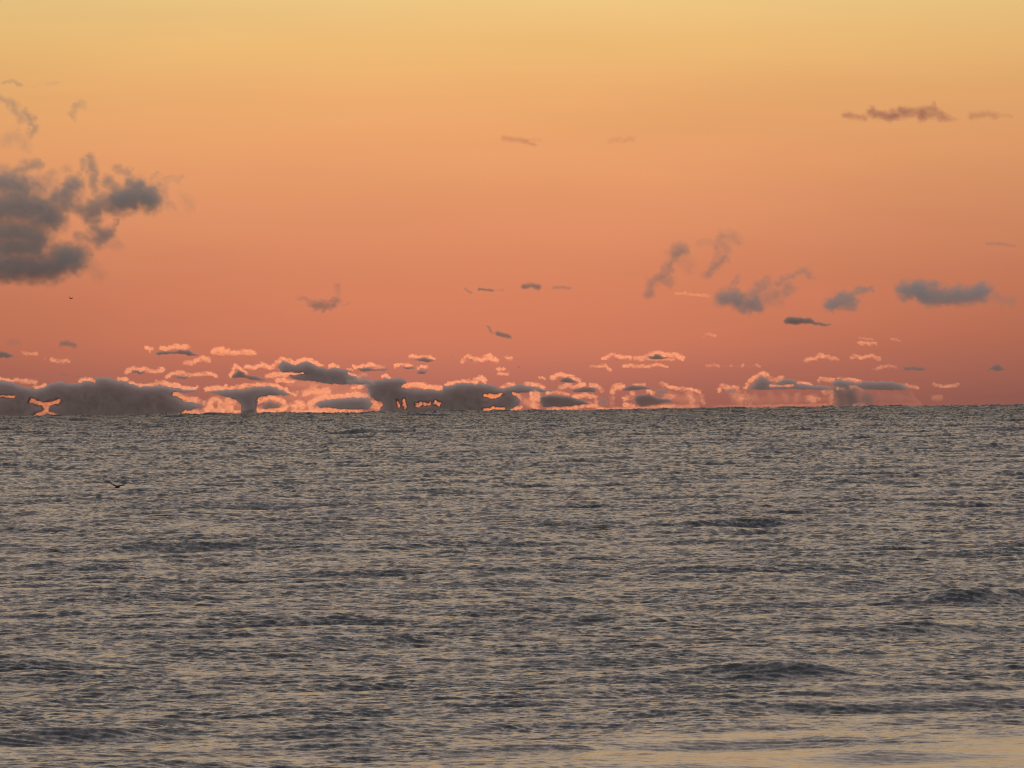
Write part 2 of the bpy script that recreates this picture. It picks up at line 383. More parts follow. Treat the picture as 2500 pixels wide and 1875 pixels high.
CLOUD_N = [0]
def cloud(view, label, ops, mat=None, dist=30000.0, step=1.4, rough=2.2, rscale=9.0, puff=0.25, name="cloud", group=None, grow=1.0):
    """ops draw the cloud's optical depth in photo pixels: ('g', poly, tau, edge) solid grey body,
    ('l', line, radius, tau) thin sunlit stretch that replaces what is under it, ('s', line, radius, tau) soft blob added by maximum"""
    mat = mat or LIT
    x0, y0, s = VIEWS[view]
    CLOUD_N[0] += 1; seed = 100 + CLOUD_N[0] * 7
    dist = dist + (CLOUD_N[0] * 613 % 4000)
    cv = lambda pts: [(x0 + a / s, y0 + b / s) for a, b in pts]
    allp = [(px, py, (o[2] * grow / s if o[0] in 'ls' else 4)) for o in ops for px, py in cv(o[1])]
    pad = 6 + rough * 1.5
    xa = min(p[0] - p[2] for p in allp) - pad; xb = max(p[0] + p[2] for p in allp) + pad
    ya = min(p[1] - p[2] for p in allp) - pad; yb = max(p[1] + p[2] for p in allp) + pad
    gx = np.arange(xa, xb + step, step); gy = np.arange(ya, yb + step, step)
    X0, Y0 = np.meshgrid(gx, gy)
    X = X0 + rough * fbm2(X0 / rscale, Y0 / rscale, seed, 4); Y = Y0 + rough * fbm2(X0 / rscale, Y0 / rscale, seed + 1, 4)
    tau = np.zeros(X.shape)          # everything, or only the forward-scattering, sunlit part of a two-part cloud
    core = np.zeros(X.shape)         # the body of a two-part cloud, its shade put in by its material
    vary = 1 + 0.65 * fbm2(X0 / 26.0, Y0 / 26.0, seed + 20, 2)
    for o in ops:
        pts = cv(o[1])
        if o[0] == 'g':
            d, qy = seg_dist(X, Y, pts, True)
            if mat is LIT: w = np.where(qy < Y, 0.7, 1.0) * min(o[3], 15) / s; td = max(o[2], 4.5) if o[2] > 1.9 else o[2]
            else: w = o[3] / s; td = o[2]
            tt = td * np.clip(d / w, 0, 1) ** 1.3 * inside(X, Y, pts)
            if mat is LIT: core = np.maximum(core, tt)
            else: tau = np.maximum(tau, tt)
        elif o[0] == 's':
            d, _ = seg_dist(X, Y, pts)
            v_ = o[3] * sstep(0, 1, 1 - d / (o[2] * grow / s)) ** 1.4; tau = (tau ** 2.5 + v_ ** 2.5) ** 0.4
        else:
            d, _ = seg_dist(X, Y, pts)
            nse = fbm2(X0 / 7.0, Y0 / 4.0, seed + 9, 3)
            q_ = 1 - d / (o[2] * 1.35 / s)
            m_ = sstep(0, 0.85, q_ + 0.25 * nse)
            core = core * (1 - sstep(0, 0.6, q_ + 0.25 * nse))
            tau = np.maximum(tau, 0.16 * o[3] * sstep(0, 1, 1 - d / (o[2] * 2.0 / s)) * (1 + nse))
            tau = tau * (1 - m_) + o[3] * m_ * np.clip(0.85 + 0.6 * nse, 0.4, 1.7) * np.clip(vary, 0.4, 1.7)
    M = np.array(CAM_ROT)
    Dv = np.stack([(X0 - 1250) * PXR, (937.5 - Y0) * PXR, -np.ones_like(X0)], -1) @ M.T
    def pieces(tau, sig, thr, keep, noise):
        """the connected pieces of a depth map as closed bodies of real thickness"""
        tau = tau * (1 + puff * np.exp(-tau / 3.5) * fbm2(X0 / (rscale * .8), Y0 / (rscale * .6), seed + 2, 4))
        tau[0, :] = tau[-1, :] = 0; tau[:, 0] = tau[:, -1] = 0
        on = tau > thr
        if not on.any(): return []
        lab = np.where(on, np.arange(1, on.size + 1).reshape(on.shape), 0)
        while True:
            q2 = np.pad(lab, 1); m2 = np.max([q2[1 + a:q2.shape[0] - 1 + a, 1 + b:q2.shape[1] - 1 + b] for a in (-1, 0, 1) for b in (-1, 0, 1)], 0)
            m2 = np.where(on, m2, 0)
            if (m2 == lab).all(): break
            lab = m2
        ids, cnt = np.unique(lab[on], return_counts=True)
        out = []
        for i_, c_ in sorted(zip(ids, cnt), key=lambda q: -q[1]):
            if c_ < max(keep * cnt.max(), 12): continue
            sel = lab == i_
            th = np.where(sel, tau / sig, 0)
            cell = sel[:-1, :-1] | sel[1:, :-1] | sel[:-1, 1:] | sel[1:, 1:]
            used = np.zeros(tau.shape, bool)
            used[:-1, :-1] |= cell; used[1:, :-1] |= cell; used[:-1, 1:] |= cell; used[1:, 1:] |= cell
            fi = np.full(tau.shape, -1); fi[used] = np.arange(used.sum())
            bi = fi.copy(); bi[sel] = used.sum() + np.arange(int(sel.sum()))
            base = Dv * dist + np.array([0, 0, H])
            side_noise = fbm2(X0 / (rscale * 2), Y0 / (rscale * 2), seed + 3, 3) * noise
            front = base.copy(); front[..., 1] -= th * (0.5 + side_noise)
            back = base.copy(); back[..., 1] += th * (0.5 - side_noise)
            V3 = np.concatenate([front[used], back[sel]])
            cyy, cxx = np.nonzero(cell)
            def quads(idx, flip):
                a, b, c, d = idx[cyy, cxx], idx[cyy, cxx + 1], idx[cyy + 1, cxx + 1], idx[cyy + 1, cxx]
                return np.stack([a, b, c, d] if flip else [a, d, c, b], -1)
            out.append((V3, np.concatenate([quads(fi, False), quads(bi, True)])))
        return out
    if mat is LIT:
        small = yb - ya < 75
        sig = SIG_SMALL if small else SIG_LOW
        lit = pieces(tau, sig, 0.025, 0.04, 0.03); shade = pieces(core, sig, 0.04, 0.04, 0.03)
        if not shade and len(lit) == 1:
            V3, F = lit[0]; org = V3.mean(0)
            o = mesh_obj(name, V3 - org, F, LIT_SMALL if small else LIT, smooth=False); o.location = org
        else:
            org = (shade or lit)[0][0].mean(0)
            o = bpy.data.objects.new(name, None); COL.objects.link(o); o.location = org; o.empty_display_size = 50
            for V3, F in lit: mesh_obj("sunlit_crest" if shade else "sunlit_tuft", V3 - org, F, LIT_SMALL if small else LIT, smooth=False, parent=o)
            for V3, F in shade: mesh_obj("preshaded_body", V3 - org, F, SHADE_SMALL if small else SHADE, smooth=False, parent=o)
    else:
        sig = SIG_HIGH if mat in (GREY, MAUVE) else SIG_LOW
        V3, F = pieces(tau, sig, 0.025, 0.3, 0.12)[0]; org = V3.mean(0)
        o = mesh_obj(name, V3 - org, F, mat, smooth=False); o.location = org
    tag(o, label, "cloud", group)
    return o

LOW = "small sunlit clouds low over the horizon"
def arc(cx, cy_, r, a0, a1, n=10):
    return [(cx + r * math.cos(R(a0 + (a1 - a0) * i / n)), cy_ + r * math.sin(R(a0 + (a1 - a0) * i / n))) for i in range(n + 1)]
G, T1 = 9.0, 1.0

# --- the low bank, left to right
cloud('A', "long dark grey cloud bank on the horizon at far left, rose X-shaped gap in it", [
    ('g', [(-90, 450), (0, 445), (60, 450), (130, 468), (200, 500), (300, 512), (390, 495), (440, 462), (500, 450), (600, 472), (680, 462), (800, 418),
           (900, 420), (1000, 437), (1085, 458), (1190, 492), (1330, 488), (1480, 505), (1600, 525), (1690, 522), (1640, 545), (1470, 550), (1560, 590),
           (1640, 628), (1720, 655), (1640, 690), (1560, 705), (1480, 745), (1480, 820), (-90, 820)], G, 14),
    ('l', [(-40, 425), (0, 428), (45, 440), (110, 448)], 12, .6), ('l', [(135, 438), (190, 455), (270, 455), (300, 462)], 18, .6), ('l', [(290, 495), (330, 505), (375, 490)], 13, .8),
    ('l', [(675, 448), (710, 435), (800, 448)], 16, .8), ('l', [(1000, 438), (1070, 435)], 16, .7), ('l', [(1095, 462), (1180, 485), (1230, 480)], 14, 1),
    ('l', [(1230, 480), (1300, 475)], 12, .8), ('l', [(1320, 470), (1370, 462), (1420, 480), (1500, 490)], 19, 1), ('l', [(1500, 490), (1580, 515), (1640, 510), (1665, 500)], 14, .9),
    ('l', [(1475, 560), (1550, 595), (1640, 615), (1710, 635)], 24, .9), ('l', [(1480, 755), (1560, 715), (1700, 705), (1740, 700)], 18, .8),
    ('l', [(270, 615), (340, 640), (390, 665), (440, 635), (500, 620)], 24, .38), ('l', [(395, 655), (395, 700), (360, 730), (300, 750)], 30, .30),
    ('l', [(395, 710), (470, 735)], 16, .35), ('l', [(-40, 570), (0, 575), (120, 585)], 15, .4)])

cloud('B', "jagged grey cloud bar above the glowing rings, bright wavy upper rim", [
    ('s', [(100, 600), (400, 590), (700, 560), (900, 540)], 130, .13), ('s', [(-350, 640), (-150, 650), (300, 680), (700, 700)], 110, .13),
    ('s', [(300, 470), (500, 480), (700, 490)], 60, .12),
    ('g', [(-410, 545), (-300, 525), (-100, 520), (0, 500), (80, 490), (160, 490), (250, 530), (330, 565), (300, 575), (150, 572), (50, 585), (30, 610), (20, 690),
           (-110, 720), (-110, 640), (-180, 600), (-330, 555)], G, 14),
    ('g', [(-110, 600), (22, 600), (22, 780), (-110, 780)], 4, 20),
    ('l', [(-410, 520), (-340, 510), (-250, 515), (-230, 495), (-210, 510), (-120, 505), (-30, 480), (60, 492), (130, 480), (210, 500), (270, 525), (310, 555), (360, 560)], 16, 1)])
cloud('A', "small glowing orange ring of cloud on the horizon", [
    ('l', arc(1815, 655, 46, 0, 360, 16), 24, .9), ('l', [(1735, 690), (1790, 725), (1880, 705)], 20, .8)], rough=1.2)
cloud('A', "upright glowing puff standing right of the cloud ring on the horizon", [
    ('l', [(1930, 625), (1945, 650), (1940, 690)], 36, .8), ('l', [(1880, 700), (1960, 708), (2020, 710)], 15, .7), ('l', [(2008, 603), (2012, 607)], 22, .7), ('s', [(1950, 635), (2008, 606)], 22, .22), ('s', [(1900, 640), (1900, 690)], 40, .3)], rough=1.2)
cloud('B', "grey lens with a bright hook-shaped rim open to the left", [
    ('g', [(60, 655), (150, 622), (235, 650), (215, 682), (80, 692)], G, 12),
    ('l', [(30, 625), (90, 605), (130, 588), (200, 605), (250, 630), (272, 660), (250, 688), (150, 700), (30, 695)], 19, .95)], rough=1.6)
cloud('B', "faint round orange puff between the two hooked cloud rims", [('l', [(340, 662), (370, 650), (410, 655)], 34, .45), ('s', [(330, 700), (600, 712)], 26, .35)], rough=1.6)
cloud('B', "long grey lens on the horizon inside a bright hook open to the right", [
    ('g', [(505, 650), (560, 615), (690, 600), (800, 592), (960, 592), (1010, 640), (960, 695), (700, 690), (560, 678)], G, 14),
    ('l', [(965, 570), (900, 572), (860, 558), (780, 575), (690, 580), (600, 592), (520, 607), (468, 642), (475, 680), (540, 690), (680, 697), (780, 707), (900, 712)], 19, .95),
    ('s', [(430, 715), (800, 722)], 20, .5)], rough=1.8)
cloud('B', "bright heaped puff in the middle of the orange gap", [
    ('l', [(430, 550), (490, 530), (560, 545), (620, 535)], 26, .9), ('l', [(490, 495), (525, 500)], 18, .6), ('l', [(480, 520), (520, 530)], 22, .9)])
cloud('B', "large double-humped grey cloud with a bright rim above the orange gap", [
    ('g', [(200, 340), (228, 285), (300, 290), (350, 318), (400, 290), (470, 290), (530, 322), (620, 345), (700, 340), (800, 352), (830, 380), (880, 430), (1000, 452),
           (1040, 480), (830, 480), (700, 482), (560, 462), (430, 452), (310, 428), (290, 402), (440, 390), (380, 382), (230, 372)], G, 14),
    ('l', [(0, 335), (60, 312), (150, 337), (172, 320), (200, 285), (240, 268), (300, 280), (345, 305), (370, 285), (430, 268), (490, 285), (560, 318)], 16, 1),
    ('l', [(-60, 330), (0, 335)], 18, .8),
    ('l', [(640, 332), (685, 316), (710, 335)], 14, .9), ('l', [(790, 352), (825, 352)], 10, .7), ('l', [(795, 380), (850, 408)], 11, .9)])
cloud('B', "thin sunlit strip tucked under the double-humped grey cloud", [
    ('l', [(110, 408), (180, 400), (270, 400)], 17, .9), ('l', [(280, 398), (390, 392), (425, 383)], 10, .6)], group=LOW)
cloud('B', "short lit puff below the thin sunlit strip, above the wavy rim", [('l', [(190, 442), (240, 440), (285, 452)], 16, .8), ('l', [(320, 452), (348, 452)], 13, .6)], group=LOW)
cloud('A', "grey cloud peak with a bright crest, left of the double-humped cloud", [
    ('g', [(1945, 425), (1980, 385), (2010, 355), (2050, 360), (2085, 395), (2150, 410), (2240, 430), (2250, 450), (2120, 445), (2080, 432)], 4.5, 13),
    ('l', [(1950, 405), (1970, 350), (1990, 320), (2020, 340), (2060, 370), (2080, 390)], 16, .95)])
cloud('B', "grey cloud bank on the horizon at centre with a bright bar across its shoulder", [
    ('g', [(930, 470), (960, 455), (1080, 435), (1110, 415), (1150, 432), (1230, 425), (1290, 440), (1275, 490), (1290, 512), (1440, 520), (1570, 525), (1600, 492),
           (1660, 482), (1800, 462), (1900, 466), (2000, 482), (2100, 512), (2170, 500), (2243, 475), (2393, 500), (2470, 518), (2560, 532), (2400, 548), (2190, 550),
           (2243, 600), (2240, 640), (2200, 670), (2165, 700), (2150, 800), (1000, 800), (960, 740), (1010, 700), (1010, 600), (960, 590), (960, 520)], G, 15),
    ('l', [(1085, 408), (1105, 400), (1145, 425)], 12, .9), ('l', [(1265, 492), (1330, 480), (1400, 480), (1450, 495), (1570, 510)], 21, 1), ('l', [(1620, 482), (1700, 465), (1770, 450), (1830, 460), (1880, 470)], 15, 1),
    ('l', [(1870, 442), (1910, 425), (1950, 450)], 18, .9), ('l', [(2000, 470), (2035, 490)], 11, .6), ('l', [(2090, 502), (2140, 487), (2190, 482)], 16, .9),
    ('l', [(1950, 570), (2010, 582), (2090, 562)], 20, .8), ('l', [(1940, 692), (2020, 680), (2110, 685)], 17, .8),
    ('l', [(1215, 620), (1225, 665)], 16, .33), ('l', [(1265, 622), (1275, 668)], 22, .36), ('l', [(1375, 652), (1400, 640)], 24, .36), ('l', [(1440, 645), (1480, 645)], 20, .3), ('l', [(1530, 640), (1560, 645)], 24, .33),
    ('l', [(1000, 640), (1060, 650), (1010, 720)], 34, .5),
    ('l', [(2188, 560), (2223, 565), (2248, 600)], 16, .85), ('l', [(2173, 692), (2250, 672)], 15, .7), ('l', [(2293, 475), (2373, 475), (2450, 505)], 17, .9)])
cloud('B', "small bright puff left of the centre bank, under the grey hump", [('l', [(885, 428), (930, 410), (970, 430)], 20, .9)], group=LOW)
cloud('B', "short dull orange dash under the right end of the double-humped cloud", [('l', [(795, 456), (845, 450)], 14, .5)], group=LOW)
cloud('B', "dull orange streak touching the centre bank's left side", [('l', [(835, 505), (900, 500), (960, 495)], 15, .6)], group=LOW)
cloud('C', "upright orange pillar of cloud on the horizon right of centre", [('l', [(230, 560), (228, 690)], 40, .42), ('s', [(120, 610), (210, 650)], 60, .22)], rough=1.4)
cloud('C', "flat grey lens on the horizon right of the orange pillar, rimmed above and below", [
    ('g', [(275, 572), (400, 565), (520, 580), (640, 612), (700, 640), (560, 662), (300, 672), (265, 620)], G, 13),
    ('g', [(770, 580), (845, 590), (845, 655), (770, 660)], 1.0, 30),
    ('l', [(330, 552), (420, 546), (510, 562)], 13, .8), ('l', [(560, 580), (650, 567), (740, 590)], 20, .8), ('l', [(740, 600), (745, 640)], 19, .6), ('l', [(340, 692), (480, 687), (620, 665), (750, 655)], 15, .75),
    ('s', [(680, 640), (800, 690)], 34, .25)], rough=1.8)
cloud('C', "little grey hill of cloud with a white-pink crest right of centre", [
    ('g', [(440, 440), (480, 412), (540, 425), (610, 460), (560, 466), (450, 462)], 4.5, 12),
    ('g', [(270, 440), (360, 430), (440, 445), (360, 452)], 1.0, 10),
    ('l', [(270, 422), (310, 425)], 10, .7), ('l', [(375, 425), (440, 390), (480, 400), (560, 425), (600, 445)], 16, .95)])
cloud('C', "grey cloud with two bright caps just under the little grey hill", [
    ('g', [(520, 522), (620, 500), (700, 495), (740, 505), (745, 548), (560, 546)], 4.5, 14),
    ('l', [(440, 507), (510, 485), (560, 495), (640, 485)], 17, .9), ('l', [(700, 480), (760, 495), (790, 525)], 17, .75)])
cloud('C', "flat-topped grey cloud with a glowing left end, right of centre", [
    ('g', [(950, 517), (1040, 482), (1200, 500), (1225, 522), (1080, 533), (960, 532)], 4.5, 12),
    ('l', [(885, 545), (893, 500), (960, 495)], 20, .65), ('l', [(1060, 477), (1150, 480)], 11, .8)])
cloud('C', "oval grey cloud on the horizon with orange flecks round it", [
    ('s', [(760, 690), (1000, 680), (1200, 675), (1400, 655)], 24, .3),
    ('g', [(1060, 590), (1110, 558), (1200, 558), (1270, 590), (1380, 605), (1395, 627), (1260, 652), (1120, 672), (1068, 640)], 4.5, 18),
    ('l', [(985, 597), (1040, 580), (1052, 552)], 20, .5), ('l', [(980, 650), (1060, 662)], 17, .5), ('l', [(1180, 540), (1220, 555)], 18, .5), ('l', [(875, 600), (880, 640)], 26, .35)], rough=1.6)
cloud('C', "wedge of cloud sloping down to the right, thin rose rim on top", [
    ('s', [(1350, 570), (1450, 600), (1600, 600)], 70, .10),
    ('g', [(1235, 525), (1330, 505), (1360, 550), (1260, 565)], 1.6, 20),
    ('l', [(1300, 465), (1350, 495), (1450, 520), (1560, 520), (1620, 545)], 15, .5),
    ('l', [(1320, 582), (1400, 580)], 22, .33), ('l', [(1520, 565), (1550, 620)], 32, .25), ('l', [(1640, 572), (1650, 640)], 18, .25), ('s', [(1300, 670), (1600, 660)], 30, .2), ('s', [(1540, 540), (1560, 660)], 45, .2)])
cloud('D', "grey cloud with rose-rimmed peak low on the right", [
    ('g', [(-150, 525), (-100, 500), (-60, 462), (0, 405), (60, 440), (100, 472), (180, 430), (290, 440), (300, 475), (450, 485), (560, 492), (600, 520), (540, 532), (250, 522), (0, 527)], 4.5, 14),
    ('g', [(-330, 545), (-270, 518), (-190, 540), (-260, 560)], 1.8, 14),
    ('l', [(-365, 530), (-350, 495), (-290, 500), (-210, 510)], 19, .4), ('l', [(-140, 510), (-100, 452), (-60, 420), (0, 385), (40, 395), (70, 430), (130, 440), (170, 415)], 16, .45),
    ('l', [(70, 485), (150, 490), (260, 488)], 14, .5), ('l', [(300, 462), (420, 472)], 12, .5),
    ('l', [(400, 590), (450, 600)], 32, .25), ('l', [(520, 548), (590, 545), (580, 630)], 17, .3), ('l', [(-190, 570), (-120, 600)], 40, .2), ('s', [(-400, 665), (0, 655), (550, 650)], 22, .06)])
cloud('D', "flat grey cloud over a grey column, low near the right edge", [
    ('g', [(580, 457), (650, 440), (800, 460), (860, 450), (1100, 455), (1170, 465), (1240, 497), (1220, 527), (1000, 532), (860, 522), (760, 530), (680, 520), (600, 500)], 4.5, 20),
    ('l', [(475, 452), (500, 425), (560, 430), (610, 440)], 13, .45), ('l', [(650, 428), (750, 435), (840, 455)], 11, .4), ('l', [(640, 515), (690, 515)], 13, .35), ('l', [(750, 500), (800, 500), (840, 522)], 19, .4),
    ('l', [(1225, 480), (1320, 510)], 13, .25), ('s', [(1180, 485), (1300, 500)], 26, .25), ('s', [(520, 440), (620, 460), (800, 450)], 22, .3), ('l', [(770, 652), (850, 645)], 13, .35), ])

cloud('D', "soft grey column of cloud standing on the horizon under the flat grey cloud", [
    ('s', [(650, 540), (680, 640)], 90, 1.6), ('s', [(740, 560), (780, 660)], 110, 1.9), ('s', [(880, 590), (900, 620)], 90, 1.1)], mat=GREYLOW, rough=2.5)
cloud('D', "dim rose curtain hanging to the sea under the rose-rimmed peak", [
    ('s', [(-60, 575), (-50, 600)], 55, .09), ('s', [(70, 560), (90, 600)], 60, .07), ('s', [(190, 575), (200, 600)], 60, .10), ('s', [(300, 570), (290, 610)], 55, .11), ('s', [(425, 590), (430, 620)], 60, .18),
    ('s', [(-230, 570), (-180, 610)], 75, .15), ('s', [(-240, 610), (560, 600)], 70, .05), ('s', [(-240, 665), (560, 650)], 24, .10)], rough=3)
cloud('D', "dim rose patch on the horizon right of the soft grey column", [
    ('s', [(1000, 575), (1180, 590)], 75, .08), ('s', [(1260, 560), (1320, 640)], 50, .06), ('s', [(1000, 640), (1330, 645)], 34, .06), ('s', [(1180, 590), (1280, 600)], 50, .07)], rough=1.5)
# --- small clouds above the bank
cloud('A', "grey sliver with a lit crest, highest of the left low clouds", [
    ('g', [(1300, 215), (1350, 195), (1450, 200), (1520, 185), (1600, 195), (1700, 232), (1600, 237), (1500, 222), (1330, 232)], 3.0, 12),
    ('l', [(1355, 172), (1400, 177), (1450, 167), (1480, 152), (1530, 167), (1590, 167)], 17, .85)], group=LOW)
cloud('A', "tiny lit puff just left of the crested grey sliver", [('l', [(1232, 166), (1260, 175), (1280, 180)], 14, .8), ('s', [(1265, 190), (1265, 212)], 18, .25)], group=LOW)
cloud('A', "ragged lit cloud right of the crested grey sliver", [('l', [(1790, 205), (1815, 182), (1850, 187), (1900, 190), (1950, 210), (2020, 212), (2060, 197), (2145, 210)], 19, .8), ('s', [(1800, 220), (2130, 225)], 18, .3)], group=LOW)
cloud('A', "lit puff with a thin left tail below the crested grey sliver", [('l', [(1565, 298), (1640, 290), (1670, 267), (1710, 255), (1770, 275)], 19, .6)], group=LOW)
cloud('A', "lit two-lobed cloud above the long dark bank", [
    ('g', [(1090, 378), (1150, 360), (1230, 372), (1190, 397)], 2.2, 10), ('l', [(1065, 375), (1115, 337), (1160, 350), (1230, 355), (1290, 367), (1370, 355)], 17, .75), ('g', [(1365, 370), (1400, 365), (1410, 385), (1375, 392)], 1.2, 12)], group=LOW)
cloud('A', "low sunlit arch of cloud with a grey underside", [
    ('g', [(1450, 420), (1500, 400), (1570, 410), (1660, 405), (1560, 432)], 2.5, 10), ('l', [(1410, 418), (1460, 387), (1530, 382), (1600, 400), (1680, 395), (1750, 385), (1830, 405)], 15, .8)], group=LOW)
cloud('A', "faint rose streak at far left beside the grey oval", [('l', [(190, 207), (240, 220), (310, 220)], 12, .28), ('s', [(375, 255), (382, 270)], 10, .15)], group=LOW)
cloud('A', "short rose dash at far left over the dark bank", [('l', [(440, 270), (500, 285), (575, 277)], 17, .35)], group=LOW)
cloud('B', "lit streak with a pointed knob and grey belly left of centre", [
    ('g', [(850, 355), (930, 335), (1020, 350), (1130, 342), (1140, 358), (1060, 368), (960, 374)], 2.2, 12), ('l', [(850, 332), (950, 325), (990, 303), (1020, 327)], 15, .8), ('l', [(1040, 335), (1100, 330)], 12, .3)], group=LOW)
cloud('B', "thin lit streak over a grey dash, highest near centre", [
    ('g', [(1390, 256), (1460, 255), (1555, 282), (1450, 292), (1320, 275)], 2.0, 12), ('l', [(1315, 240), (1400, 244), (1470, 240), (1530, 262)], 12, .6)], group=LOW)
cloud('B', "grey dash with a lit left shoulder near centre", [
    ('g', [(1240, 327), (1330, 328), (1370, 352), (1280, 348)], 2.2, 10), ('l', [(1192, 322), (1250, 310), (1320, 322)], 14, .7)], group=LOW)
cloud('B', "grey puff capped with orange right of the grey dash", [
    ('g', [(1355, 388), (1400, 355), (1490, 365), (1440, 392)], 2.2, 12), ('l', [(1382, 345), (1400, 327), (1450, 332)], 13, .7)], group=LOW)
cloud('B', "bright wide cloud with two crests and a small dark notch at centre", [
    ('g', [(1820, 272), (1840, 258), (1900, 292), (1850, 294)], 2.2, 9), ('l', [(1760, 280), (1800, 247), (1830, 247)], 16, .7), ('l', [(1860, 270), (1920, 265), (1980, 242), (2050, 275)], 21, .6)], group=LOW)
cloud('B', "tiny orange wisp right of the two-crested cloud", [('l', [(2125, 248), (2165, 258)], 13, .3)], group=LOW)
cloud('B', "upper of two small orange wisps above the centre bank", [('l', [(2062, 348), (2112, 352)], 13, .45)], group=LOW)
cloud('B', "lower of two small orange wisps above the centre bank", [('l', [(2065, 385), (2140, 392)], 14, .45)], group=LOW)
cloud('C', "lit cloud with a raised left crest right of centre", [('l', [(810, 262), (870, 237), (900, 225), (950, 250), (1030, 252)], 16, .65), ('g', [(880, 268), (930, 258), (965, 272), (920, 280)], 1.5, 10)], group=LOW)
cloud('C', "lit oval cloud with a dark slit right of centre", [
    ('l', [(1080, 260), (1150, 257), (1200, 225), (1280, 212), (1350, 230), (1420, 230), (1480, 262)], 18, .65), ('s', [(1180, 268), (1400, 268)], 18, .4), ('g', [(1185, 245), (1260, 225), (1360, 252), (1290, 268), (1200, 265)], 3.0, 10)], group=LOW)
cloud('C', "short kinked lit streak right of centre", [('l', [(700, 322), (760, 330), (820, 320), (860, 355)], 14, .5)], group=LOW)
cloud('C', "long lit streak below the oval cloud with the dark slit", [('l', [(980, 318), (1060, 322), (1150, 327), (1220, 322), (1280, 308), (1345, 327)], 14, .55)], group=LOW)
cloud('C', "faint rose tuft high above the right low bank", [('l', [(1650, 70), (1700, 55), (1750, 67)], 13, .22)], group=LOW)
cloud('C', "row of three faint rose flecks over the right low bank", [('l', [(1670, 325), (1740, 312), (1780, 325)], 11, .25), ('s', [(1985, 318)], 26, .3), ('s', [(2095, 315), (2125, 325)], 20, .2), ('s', [(1880, 322)], 22, .12), ('s', [(1780, 325), (2095, 322)], 9, .05)], group=LOW)
cloud('D', "lit cloud shaped like a low tent on the right", [('l', [(365, 270), (450, 262), (480, 232), (540, 252), (640, 267)], 18, .45)], group=LOW)
cloud('D', "flat lit cloud right of the tent-shaped one", [('l', [(760, 245), (850, 252), (930, 235), (990, 260)], 17, .45)], group=LOW)
cloud('D', "two stacked rose bars highest on the right", [('l', [(825, 130), (960, 135)], 14, .35), ('s', [(820, 85), (940, 100)], 18, .2)], group=LOW)
cloud('D', "faint slanting rose streak below the flat lit cloud", [('l', [(950, 347), (1050, 322), (1130, 328)], 13, .2)], group=LOW)
cloud('D', "faint rose tick right of the stacked bars", [('l', [(1090, 90), (1165, 110)], 11, .16)], group=LOW)
cloud('D', "rose bar low over the sea near the right edge", [('l', [(1445, 480), (1520, 490), (1655, 482)], 16, .32)], group=LOW)
cloud('D', "dim rose smudge right above the sea under the rose bar", [('s', [(1450, 590), (1510, 590)], 44, .16)], group=LOW)
cloud('R', "very faint orange streak below the tallest grey wisps", [('l', [(330, 478), (430, 485), (510, 492)], 9, .13)], group=LOW)

GR = "small grey clouds in the lower sky"
GLO = dict(mat=GREYLOW, group=GR, rough=2.2)
cloud('A', "small soft grey oval alone in the lower left sky", [('s', [(520, 135), (560, 130), (630, 152)], 42, 1.0)], **GLO)
cloud('A', "hardly visible grey smudge above the grey oval at the left edge", [('s', [(80, 125), (140, 120)], 60, .22)], **GLO)
cloud('A', "grey oval cut by the left edge of the frame", [('g', [(-40, 195), (60, 205), (140, 240), (70, 258), (-40, 258)], 2.0, 16)], **GLO)
cloud('A', "two dim grey specks above the long dark bank", [('s', [(500, 390), (570, 400)], 20, .5), ('s', [(640, 412), (690, 412)], 18, .4), ('s', [(570, 400), (640, 410)], 9, .1)], **GLO)
cloud('D', "thin flat grey dash low on the right", [('s', [(1210, 348), (1290, 342), (1370, 350)], 26, 1.3)], **GLO)
cloud('D', "small grey dome low near the right edge", [('g', [(1890, 360), (1945, 312), (1990, 300), (2075, 355), (1980, 370)], 1.6, 20)], **GLO)
cloud('M', "tiny dark grey dash, left of a row of three near centre", [('s', [(1355, 288), (1390, 295), (1440, 302)], 18, 1.3), ('s', [(1430, 300), (1520, 300)], 14, .2)], **GLO)
cloud('M', "faint grey tick left of the tiny dark grey dash", [('s', [(1260, 295), (1300, 315)], 17, .45)], **GLO)
cloud('M', "grey oval, largest of a row of three near centre", [('s', [(1650, 275), (1710, 265), (1760, 280)], 30, 1.3)], **GLO)
cloud('M', "faint grey streak, right of a row of three near centre", [('s', [(1850, 285), (1920, 280), (1970, 287)], 20, .5)], **GLO)
cloud('M', "dark slanting fleck with a thin upper tail at centre", [('s', [(1412, 545), (1440, 585)], 16, .8), ('s', [(1480, 592), (1560, 615)], 24, 1.6), ('s', [(1435, 580), (1485, 595)], 16, .4)], **GLO)
cloud('M', "ragged grey smudge left of centre in mid sky", [
    ('s', [(140, 355), (230, 372), (280, 400)], 34, .3), ('s', [(240, 400), (340, 400), (385, 375)], 56, .75), ('s', [(300, 430), (340, 430)], 30, .6), ('s', [(390, 270), (400, 350)], 34, .25), ('s', [(430, 397), (475, 395)], 16, .25)], mat=GREYLOW, group=GR, rough=5, rscale=14, puff=.5)
cloud('R', "dark flat two-lobed grey cloud at right", [('g', [(905, 632), (930, 600), (1060, 608), (1090, 628), (1195, 645), (1140, 662), (1060, 648), (930, 650)], 2.6, 16)], **GLO)
cloud('R', "faint brown streak near the right edge in mid sky", [('s', [(2010, 212), (2080, 208), (2160, 220)], 18, .3)], **GLO)

